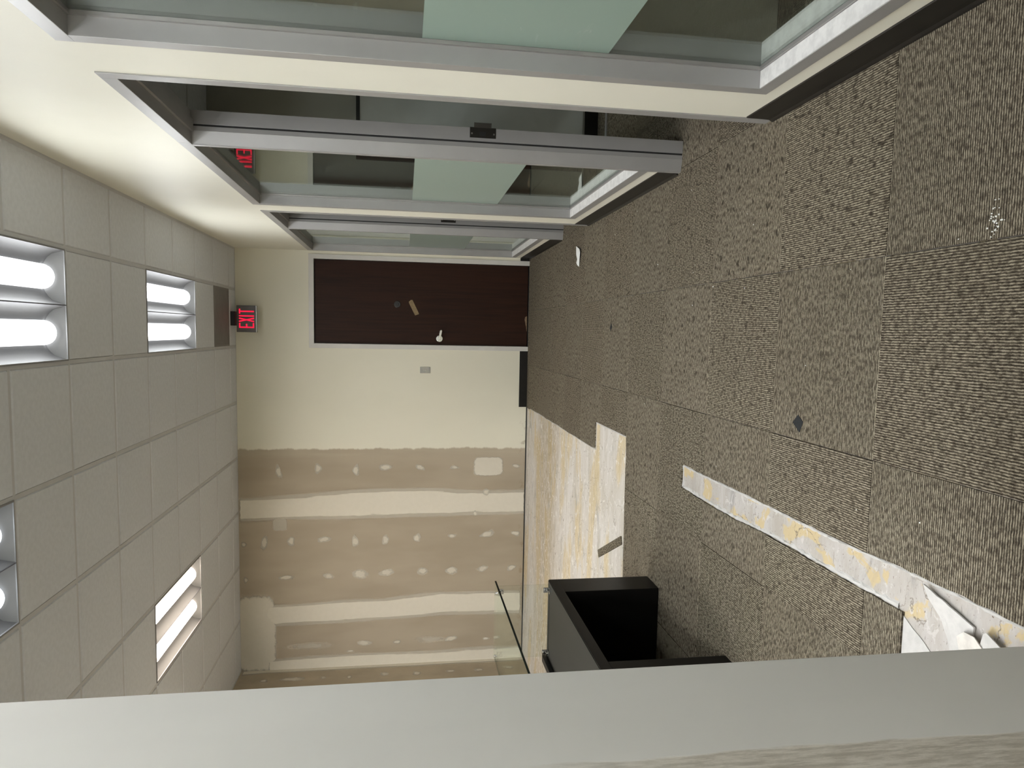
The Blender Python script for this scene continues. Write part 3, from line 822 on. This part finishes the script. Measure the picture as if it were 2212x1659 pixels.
for c, r, w, lab in LIGHTS:
    if w not in protos: o = protos[w] = make_light(lab, w)
    else: o = copy_thing(protos[w], lab)
    o.location = (XA - c * T - T / 2, YL0 + r * T + T, HC)
# return air grille
vent = empty('return_grille', (XA - T / 2, YL0 + 7.5 * T, HC)); tag(vent, 'brownish grey return air grille in the ceiling in front of the exit sign', 'vent')
h = T / 2 - .012
fr = MB(); fr.box(-h, h, -h, -h + .02, -.002, .012); fr.box(-h, h, h - .02, h, -.002, .012); fr.box(-h, -h + .02, -h + .02, h - .02, -.002, .012); fr.box(h - .02, h, -h + .02, h - .02, -.002, .012)
fr.obj('frame', M['vent'], vent)
sl = MB()
for i in range(44):
    y = -h + .024 + i * (2 * h - .048) / 43
    sl.box(-h + .02, h - .02, y - .0045, y + .0045, .001, .008)
o = sl.obj('louvre_bars', M['vent'], vent); o['kind'] = 'stuff'
MB().box(-h + .02, h - .02, -h + .02, h - .02, .02, .022).obj('dark_backing', M['vent'], vent)

# ------------------------------------------------------------------ exit sign
ex = empty('exit_sign', (0.0885, 8.0, HC)); tag(ex, 'illuminated EXIT sign with red letters hanging from the ceiling', 'exit sign')
MB().box(-.0735, .0745, -.055, .055, -.05, 0).obj('canopy', M['exit_mount'], ex, bevel=.003)
hs = MB().box(-.140, .140, -.0, .045, -.252, -.05).obj('housing', M['exit_box'], ex, bevel=.004)
MB().box(-.141, .141, -.004, .049, -.2555, -.2455).obj('bottom_rim', M['steel'], ex, bevel=.002)
zt_, zb_ = -.0765, -.2275
def bar(x0, z0, x1, z1, w):
    d = Vector((x1 - x0, z1 - z0)).normalized(); n = Vector((-d.y, d.x)) * w / 2
    return [(x0 - n.x, z0 - n.y), (x1 - n.x, z1 - n.y), (x1 + n.x, z1 + n.y), (x0 + n.x, z0 + n.y)]
sw = .0135
def letter(polys):
    mb = MB()
    for i, p in enumerate(polys): mb.prism(p, -.004 - .0002 * i, .002, axis='y')
    return mb.obj('letter', M['exit_red'], ex)
zm = (zt_ + zb_) / 2
xe = -.0955
letter([rect(xe, xe + sw, zb_, zt_), rect(xe, xe + .052, zt_ - sw * .95, zt_), rect(xe, xe + .052, zb_, zb_ + sw * .95), rect(xe, xe + .043, zm - sw / 2, zm + sw / 2)])
xx_ = -.0355
letter([bar(xx_ + .008, zb_, xx_ + .042, zt_, sw), bar(xx_ + .008, zt_, xx_ + .042, zb_, sw)])
letter([rect(.0235, .0235 + sw, zb_, zt_)])
letter([rect(.052, .104, zt_ - sw * .95, zt_), rect(.078 - sw / 2, .078 + sw / 2, zb_, zt_)])

# ------------------------------------------------------------------ glazed wall frames
XFACE = XR - 0.005
def frame_piece(y0, y1, z0, z1, parent, name, deep=True):
    return MB().box(XFACE, XG + .005, y0, y1, z0, z1).obj(name, M['alu'], parent, bevel=.0015)
ENTRY = ['window_1', 'window_2', 'window_3']
LAB = ['nearest office sidelight, clear glass with a frosted band', 'middle office sidelight reflecting the exit sign', 'farthest office sidelight beside the brown door']
GX = 0.912
for i, (ya, yb) in enumerate(OPEN):
    win = struct(empty('window_%d' % (i + 1), (0, 0, 0)), LAB[i])
    dr = struct(empty('door_%d' % (i + 2), (0, 0, 0)), ['door opening of the nearest office', 'open doorway of the middle office', 'open doorway of the farthest office'][i])
    p = POST[i]
    # door side: near jamb, head
    frame_piece(ya, ya + .050, 0, ZT, dr, 'jamb')
    frame_piece(ya + .050, p, ZTI, ZT, dr, 'head')
    MB().box(XR + .05, XG - .04, ya + .05, p, ZTI - .012, ZTI).obj('door_stop', M['alu'], dr)
    # post between door and sidelight, with its stepped door rebate
    MB().box(XFACE, XG + .005, p + .020, p + .050, 0, ZTI).obj('post', M['alu'], dr, bevel=.0012)
    MB().box(0.928, XG + .005, p + .004, p + .020, 0, ZTI).obj('strike_face', M['alu'], dr, bevel=.001)
    MB().box(0.919, 0.928, p + .010, p + .020, 0, ZTI).obj('gasket', M['gasket'], dr)
    MB().box(0.897, 0.919, p + .006, p + .020, 0, ZTI).obj('stop_strip', M['alu'], dr, bevel=.001)
    MB().prism([(XFACE + .003, p + .020), (0.897, p + .006), (0.897, p + .020)], 0, ZTI).obj('post_cover', M['alu'], dr)
    # sidelight frame
    g0, g1 = p + .050, yb - .050
    frame_piece(g0 - .05, yb, ZTI, ZT, win, 'head')
    frame_piece(g1, yb, ZB, ZTI, win, 'jamb')
    frame_piece(g0, g1, ZB, ZBI - .001, win, 'sill')
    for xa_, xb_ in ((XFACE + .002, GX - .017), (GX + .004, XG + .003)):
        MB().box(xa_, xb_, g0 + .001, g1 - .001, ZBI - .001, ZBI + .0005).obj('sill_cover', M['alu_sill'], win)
    for nm, q in (('bead', (g1 - .010, g1, ZBI, ZTI)), ('bead', (g0, g0 + .010, ZBI, ZTI)), ('bead', (g0 + .010, g1 - .010, ZBI, ZBI + .008)), ('bead', (g0 + .010, g1 - .010, ZTI - .010, ZTI))):
        MB().box(GX - .016, GX - .004, *q).obj('glazing_bead', M['alu_dark'], win)
    pane = MB().box(GX - .003, GX + .003, g0, g1, ZBI, ZTI).obj('glass_pane', M['glass'], win)
    MB().box(GX - .0036, GX - .0032, g0 + .011, g1 - .011, 0.750, 1.350).obj('frosted_film', M['frost'], win)
    # latch strike on the door post
    if i > 0:
        st = MB()
        st.box(0.9425, 0.992, p + .0015, p + .0040, 0.962, 1.090)
        sk = st.obj('strike_plate', M['bronze'], dr, bevel=.0005)
        MB().prism([(0.990, p + .0015), (1.012, p - .006), (1.013, p - .003), (0.990, p + .0045)], 0.985, 1.070).obj('strike_lip', M['bronze'], sk)
        MB().box(0.953, 0.972, p + .0010, p + .0016, 1.012, 1.042).obj('latch_hole', M['gasket'], sk)
        for zz in (0.972, 1.080):
            MB().cyl((0.962, p + .0006, zz), .0045, .0045, .001, 'y', 12).obj('screw', M['steel'], sk)

# dark vinyl base with a toe along the glazed wall
def cove_base_right(name, y0, y1, label):
    prof = [(XR, 0), (XR - .014, 0), (XR - .011, .006), (XR - .006, .014), (XR - .0045, .03), (XR - .0045, .105), (XR - .002, .107), (XR, .107)]
    mb = MB(); mb.prism([(x, z) for x, z in prof][::-1], y0, y1, axis='y')
    return struct(mb.obj(name, M['base']), label)
cove_base_right('baseboard_right', 0.82, 2.69, 'black vinyl base under the nearest sidelight')
cove_base_right('baseboard_right', 3.664, 5.52, 'black vinyl base under the middle sidelight')
cove_base_right('baseboard_right', 6.47, 8.17, 'black vinyl base under the farthest sidelight')
struct(MB().box(-0.853, DX0, YF - .006, YF, 0, .092).obj('baseboard_far', M['base'], bevel=.002), 'short run of black base left of the brown door')
struct(MB().box(DX1, XR - .005, YF - .006, YF, 0, .105).obj('baseboard_far', M['base']), 'scrap of black base right of the brown door')
# dark gap under the cut wallboard
struct(MB().box(XL, -0.853, YF - .002, YF, -.008, 0.006).obj('trim_1', M['gasket']))

# ------------------------------------------------------------------ far door
d1 = struct(empty('door_1', (0.298, YF, 0)), 'dark brown veneer door in a pale steel frame at the end of the room')
def dpart(mb, name, mat, parent=d1, bevel=0.0, smooth=False):
    o = mb.obj(name, mat, None, bevel=bevel, smooth=smooth)
    for v in o.data.vertices: v.co = Vector((v.co.x - 0.298, v.co.y - YF, v.co.z))
    o.parent = parent
    return o
for (xa, xb, dirn) in ((DX0, DI0, 1), (DI1, DX1, -1)):
    poly = [(xa, 0), (xb, 0), (xb, ZTI), (xa, ZT)] if dirn > 0 else [(xa, 0), (xb, 0), (xb, ZT), (xa, ZTI)]
    mb = MB(); mb.prism(poly, YF - .012, YF + .02, axis='y')
    dpart(mb, 'frame_jamb', M['steel_frame'], bevel=.0012)
    mb = MB()
    if dirn > 0: mb.box(xb - .01, xb + .0, YF + .0, YF + .12, 0, ZTI); mb.box(xb, xb + .016, YF + .075, YF + .12, 0, ZTI)
    else: mb.box(xa, xa + .01, YF, YF + .12, 0, ZTI); mb.box(xa - .016, xa, YF + .075, YF + .12, 0, ZTI)
    dpart(mb, 'frame_rebate', M['steel_frame'])
mb = MB(); mb.prism([(DI0, ZTI), (DI1, ZTI), (DX1, ZT), (DX0, ZT)], YF - .012, YF + .02, axis='y')
dpart(mb, 'frame_head', M['steel_frame'], bevel=.0012)
mb = MB(); mb.box(DI0, DI1, YF, YF + .12, ZTI, ZTI + .01); dpart(mb, 'frame_rebate', M['steel_frame'])
LY = YF + .022
leaf = dpart(MB().box(DI0 + .004, DI1 - .004, LY, LY + .045, .010, ZTI - .006), 'leaf', M['wood'], bevel=.001)
mb = MB(); mb.prism([(0.190, .012), (0.012, .012), (0.02, .016), (0.06, .02), (0.10, .03), (0.152, .040), (0.178, .034)], LY - .0012, LY + .001, axis='y')
dpart(mb, 'veneer_chip', M['chip'])
struct(MB().box(DI0, DI1, YF, YF + .13, -.006, .002).obj('trim_2', M['gasket']))
struct(MB().box(DI0 - .05, DI1 + .05, YF + .135, YF + .15, -.006, ZT).obj('trim_3', M['plenum']))
# lever handle
hx, hz_ = -0.085, 1.008
mb = MB(); mb.cyl((hx, LY, hz_), .043, .036, -.012, 'y', 32)
rose = dpart(mb, 'handle_rose', M['chrome'], bevel=.002)
mb = MB(); mb.cyl((hx, LY - .012, hz_), .013, .011, -.04, 'y', 20)
lv = [(hx - .014, -.012), (hx + .01, -.0135), (hx + .085, -.027), (hx + .096, -.024), (hx + .098, -.012), (hx + .09, -.003), (hx + .01, .0125), (hx - .010, .011)]
mb.prism([(x, hz_ + z) for x, z in lv], LY - .062, LY - .046, axis='y')
dpart(mb, 'handle_lever', M['chrome'], bevel=.002)
mb = MB(); mb.cyl((0.287, LY, 1.478), .038, .034, -.012, 'y', 32); mb.cyl((0.287, LY - .012, 1.478), .017, .016, -.006, 'y', 24)
dl = dpart(mb, 'deadbolt', M['lock'], bevel=.0015)
o = MB().box(0.287 - .0025, 0.287 + .0025, LY - .0195, LY - .0178, 1.468, 1.488).obj('keyhole', M['gasket'])
for v in o.data.vertices: v.co = Vector((v.co.x - 0.298, v.co.y - YF, v.co.z))
o.parent = dl
# strip of tape
tp = MB(); tp.prism([(0.169, 1.282), (0.184, 1.239), (0.195, 1.241), (0.34, 1.312), (0.338, 1.330), (0.318, 1.352), (0.305, 1.350)], LY - .0015, LY - .0002, axis='y')
tag(tp.obj('tape_strip', M['tape']), 'crooked strip of tan tape stuck on the dark brown door', 'tape')

# ------------------------------------------------------------------ wall switch
sw_ = empty('wall_switch', (-0.4395, YF, 1.1655)); tag(sw_, 'brushed steel switch plate with two small buttons left of the brown door', 'switch')
MB().box(-.0355, .0355, -.006, 0, -.0575, .0575).obj('plate', M['steel'], sw_, bevel=.002)
for zz in (-.008, .011):
    MB().box(-.006, .006, -.014, -.005, zz - .0075, zz + .0055).obj('button', M['chrome'], sw_, bevel=.0015)
for zz in (-.038, .038):
    MB().cyl((0, -.0058, zz), .0035, .003, -.0015, 'y', 10).obj('screw', M['steel'], sw_)

# ------------------------------------------------------------------ office whiteboard, floor strip
wb = empty('wall_board', (1.19, 5.33, 0.915)); tag(wb, 'pale panel with a dark frame on the wall of the middle office', 'board')
MB().box(.02, 2.2, -.012, -.001, -.80, .80).obj('panel', M['board'], wb)
MB().box(0, 2.22, -.022, -.001, .80, .825).obj('frame_rail', M['board_frame'], wb)
MB().box(0, .022, -.022, -.001, -.80, .80).obj('frame_stile', M['board_frame'], wb)
fs = MB(); fs.box(1.02, 2.6, 5.068, 5.094, 0.0005, .010)
tag(fs.obj('floor_strip', M['alu'], bevel=.002), 'thin grey metal strip across the office carpet inside the middle doorway', 'floor strip')

# ------------------------------------------------------------------ black console with glass riser
cs = empty('console', (-1.63, 3.29, 0)); tag(cs, 'low black console with thick end legs standing on the carpet at the left', 'console')
def cpart(mb, name, mat, parent=cs, bevel=0.0):
    o = mb.obj(name, mat, None, bevel=bevel)
    for v in o.data.vertices: v.co = Vector((v.co.x + 1.63, v.co.y - 3.29, v.co.z))
    o.parent = parent; return o
CX0, CX1, CY0, CY1, CZ = -1.87, -1.394, 2.665, 3.912, 0.585
cpart(MB().box(CX0, CX1, CY0, CY1, .532, CZ - .003), 'top_slab', M['black_lam'], bevel=.002)
cpart(MB().box(CX0, CX1 - .004, CY0 + .003, CY1 - .003, CZ - .003, CZ), 'top_surface', M['black_top'])
for (a_, b_) in ((3.712, CY1), (CY0, 2.872)):
    cpart(MB().box(CX0, CX1, a_, b_, 0.001, .532), 'end_leg', M['black_lam'], bevel=.002)
cpart(MB().box(CX0, CX0 + .02, 2.872, 3.712, 0.02, .532), 'back_panel', M['black_lam'])
gl = empty('glass_riser', (-1.62, 3.29, CZ)); tag(gl, 'clear glass shelf on glass panels and chrome clamps above the black console', 'glass shelf')
def gpart(mb, name, mats, parent=gl, bevel=0.0, smooth=False):
    o = mb.obj(name, mats, None, bevel=bevel, smooth=smooth)
    for v in o.data.vertices: v.co = Vector((v.co.x + 1.62, v.co.y - 3.29, v.co.z - CZ))
    o.parent = parent; return o
GZ = 0.889
gpart(MB().box(CX0, CX0 + .038, CY0, CY1 - .01, CZ, CZ + .028), 'edge_channel', M['black_lam'], bevel=.003)
def slab(x0, x1, y0, y1, z0, z1, edges):
    mb = MB().box(x0, x1, y0, y1, z0, z1)
    # faces: 0 bottom 1 top 2 -y 3 +x 4 +y 5 -x
    mb.mi = [1 if k in edges else 0 for k in range(6)]
    return mb
o = gpart(slab(-1.838, -1.400, 2.62, 3.935, GZ - .010, GZ, (2, 3, 5)), 'shelf_glass', [M['glass_riser'], M['glass_edge']])
gpart(slab(-1.826, -1.408, 3.868, 3.878, CZ, GZ - .010, ()), 'side_glass', [M['glass_riser'], M['glass_edge']])
gpart(slab(-1.826, -1.408, 2.70, 2.710, CZ, GZ - .010, ()), 'side_glass', [M['glass_riser'], M['glass_edge']])
for yc in (3.868, 2.71):
    s = -1 if yc > 3 else 1
    for xc in (-1.438, -1.800):
        for top in (0, 1):
            mb = MB()
            if top == 0:
                mb.box(xc - .016, xc + .016, yc + s * .032 if s < 0 else yc, yc if s < 0 else yc + s * .032, CZ, CZ + .006)
                mb.box(xc - .014, xc + .014, yc + s * .006 if s < 0 else yc, yc if s < 0 else yc + s * .006, CZ + .004, CZ + .036)
                mb.cyl((xc, yc + s * .004, CZ + .026), .009, .008, s * .012, 'y', 14)
                mb.cyl((xc, yc + s * .020, CZ + .005), .008, .007, .010, 'z', 14)
            else:
                mb.box(xc - .016, xc + .016, yc + s * .032 if s < 0 else yc, yc if s < 0 else yc + s * .032, GZ - .016, GZ - .010)
                mb.box(xc - .014, xc + .014, yc + s * .006 if s < 0 else yc, yc if s < 0 else yc + s * .006, GZ - .042, GZ - .012)
                mb.cyl((xc, yc + s * .004, GZ - .032), .009, .008, s * .012, 'y', 14)
                mb.cyl((xc, yc + s * .020, GZ), .008, .006, .007, 'z', 14)
            gpart(mb, 'clamp', M['chrome'], bevel=.0008)

# ------------------------------------------------------------------ loose things on the floor
def sheet(name, poly, z0, z1, mat, label, cat, bulge=None):
    mb = MB()
    if area(poly) < 0: poly = poly[::-1]
    mb.prism(poly, z0, z1)
    o = mb.obj(name, mat)
    if bulge:
        me = o.data
        for v in me.vertices: v.co.z += bulge(v.co.x, v.co.y)
    return tag(o, label, cat)
pp = [(0.715, 5.863), (0.679, 5.74), (0.65, 5.714), (0.598, 5.739), (0.542, 5.771), (0.557, 5.821), (0.578, 5.847), (0.605, 5.81), (0.645, 5.839)]
sheet('paper_scrap', pp, 0.0035, 0.0055, M['paper'], 'torn white scrap of paper on the carpet near the brown door', 'paper', lambda x, y: 0.010 * max(0, math.sin((x - .54) * 14)) )
sheet('carpet_patch', [(-0.274, 2.389), (-0.296, 2.353), (-0.336, 2.374), (-0.305, 2.421)], 0.0004, 0.0022, M['mark'], 'large charcoal diamond patch on the carpet near the cut slit', 'patch')
sheet('carpet_patch', [(0.076, 4.812), (0.052, 4.788), (0.022, 4.813), (0.046, 4.836)], 0.0004, 0.0022, M['mark'], 'small charcoal diamond patch on the carpet in front of the brown door', 'patch')
for o in bpy.data.objects:
    if o.name.startswith('carpet_patch'): o['group'] = 'diamond patches on the carpet'
# strip of carpet on the bare slab
a0, a1 = Vector((-1.588, 4.965)), Vector((-1.333, 4.432))
d = (a1 - a0); L_ = d.length
mb = MB(); mb.box(-.027, .027, -L_ / 2, L_ / 2, 0, .009)
cst = mb.obj('carpet_offcut', M['carpet'], bevel=.001)
cst.location = ((a0.x + a1.x) / 2, (a0.y + a1.y) / 2, SLAB + .0005)
cst.rotation_euler.z = math.atan2(d.y, d.x) - math.pi / 2
tag(cst, 'narrow offcut of carpet lying slantwise on the bare slab', 'carpet strip')
# plaster sheets and flakes by the near partition
sheet('plaster_sheet', [(-0.779, 1.789), (-0.80, 1.751), (-0.812, 1.720), (-0.822, 1.70), (-0.838, 1.675), (-0.87, 1.62), (-1.25, 1.60), (-1.25, 1.783)], SLAB + .0003, SLAB + .003, M['plaster'], 'flat white plaster sheet against the cut carpet edge', 'plaster')
sheet('plaster_sheet', [(-0.656, 1.704), (-0.664, 1.675), (-0.672, 1.655), (-0.674, 1.636), (-0.683, 1.612), (-0.690, 1.585), (-0.700, 1.553), (-0.706, 1.531), (-0.733, 1.537), (-0.80, 1.50), (-0.95, 1.50), (-0.82, 1.60), (-0.775, 1.617), (-0.729, 1.645), (-0.690, 1.688)], SLAB + .001, SLAB + .006, M['plaster'], 'cracked white plaster sheet with a raised broken edge in the slit', 'plaster', lambda x, y: 0.010 * max(0, (x + 0.735) / 0.07))
for o in bpy.data.objects:
    if o.name.startswith('plaster_sheet'): o['group'] = 'plaster sheets by the near partition'
def flake(poly, tilt, label, mat):
    c = Vector((sum(p[0] for p in poly) / len(poly), sum(p[1] for p in poly) / len(poly)))
    q = [(p[0] - c.x, p[1] - c.y) for p in poly]
    if area(q) < 0: q = q[::-1]
    mb = MB(); mb.prism(q, 0, .003)
    o = mb.obj('plaster_flake', mat)
    for v in o.data.vertices: v.co.z += 0.25 * max(0, v.co.x * 0.5 + 0.02) + 2.0 * v.co.x ** 2
    o.location = (c.x, c.y, SLAB + .008 + tilt)
    return tag(o, label, 'plaster', 'plaster flakes by the near partition')
flake([(-0.745, 1.572), (-0.722, 1.545), (-0.722, 1.512), (-0.742, 1.490), (-0.790, 1.490), (-0.775, 1.565)], .004, 'curled grey brown plaster flake beside the cracked sheet', M['plaster_grey'])
flake([(-0.734, 1.500), (-0.703, 1.487), (-0.696, 1.476), (-0.715, 1.440), (-0.77, 1.42), (-0.77, 1.48)], .002, 'white plaster flake nearest the partition end', M['plaster'])
# crumbs
rnd = random.Random(11)
mb = MB()
for k in range(60):
    if k < 34: x, y = rnd.gauss(0.292, .022), rnd.gauss(1.566, .012)
    else: x, y = rnd.uniform(-0.6, 0.78), rnd.uniform(1.3, 5.0)
    s_ = rnd.uniform(.0008, .0024)
    t = rnd.uniform(0, 3)
    mb.prism([(x + s_ * rnd.uniform(.6, 1.3) * math.cos(t + a_), y + s_ * rnd.uniform(.6, 1.3) * math.sin(t + a_)) for a_ in (0, 1.3, 2.7, 4.2, 5.3)], 0.0006, 0.0006 + s_)
o = mb.obj('plaster_crumbs', M['paper']); o['kind'] = 'stuff'; tag(o, 'white plaster crumbs scattered on the carpet', 'crumbs')
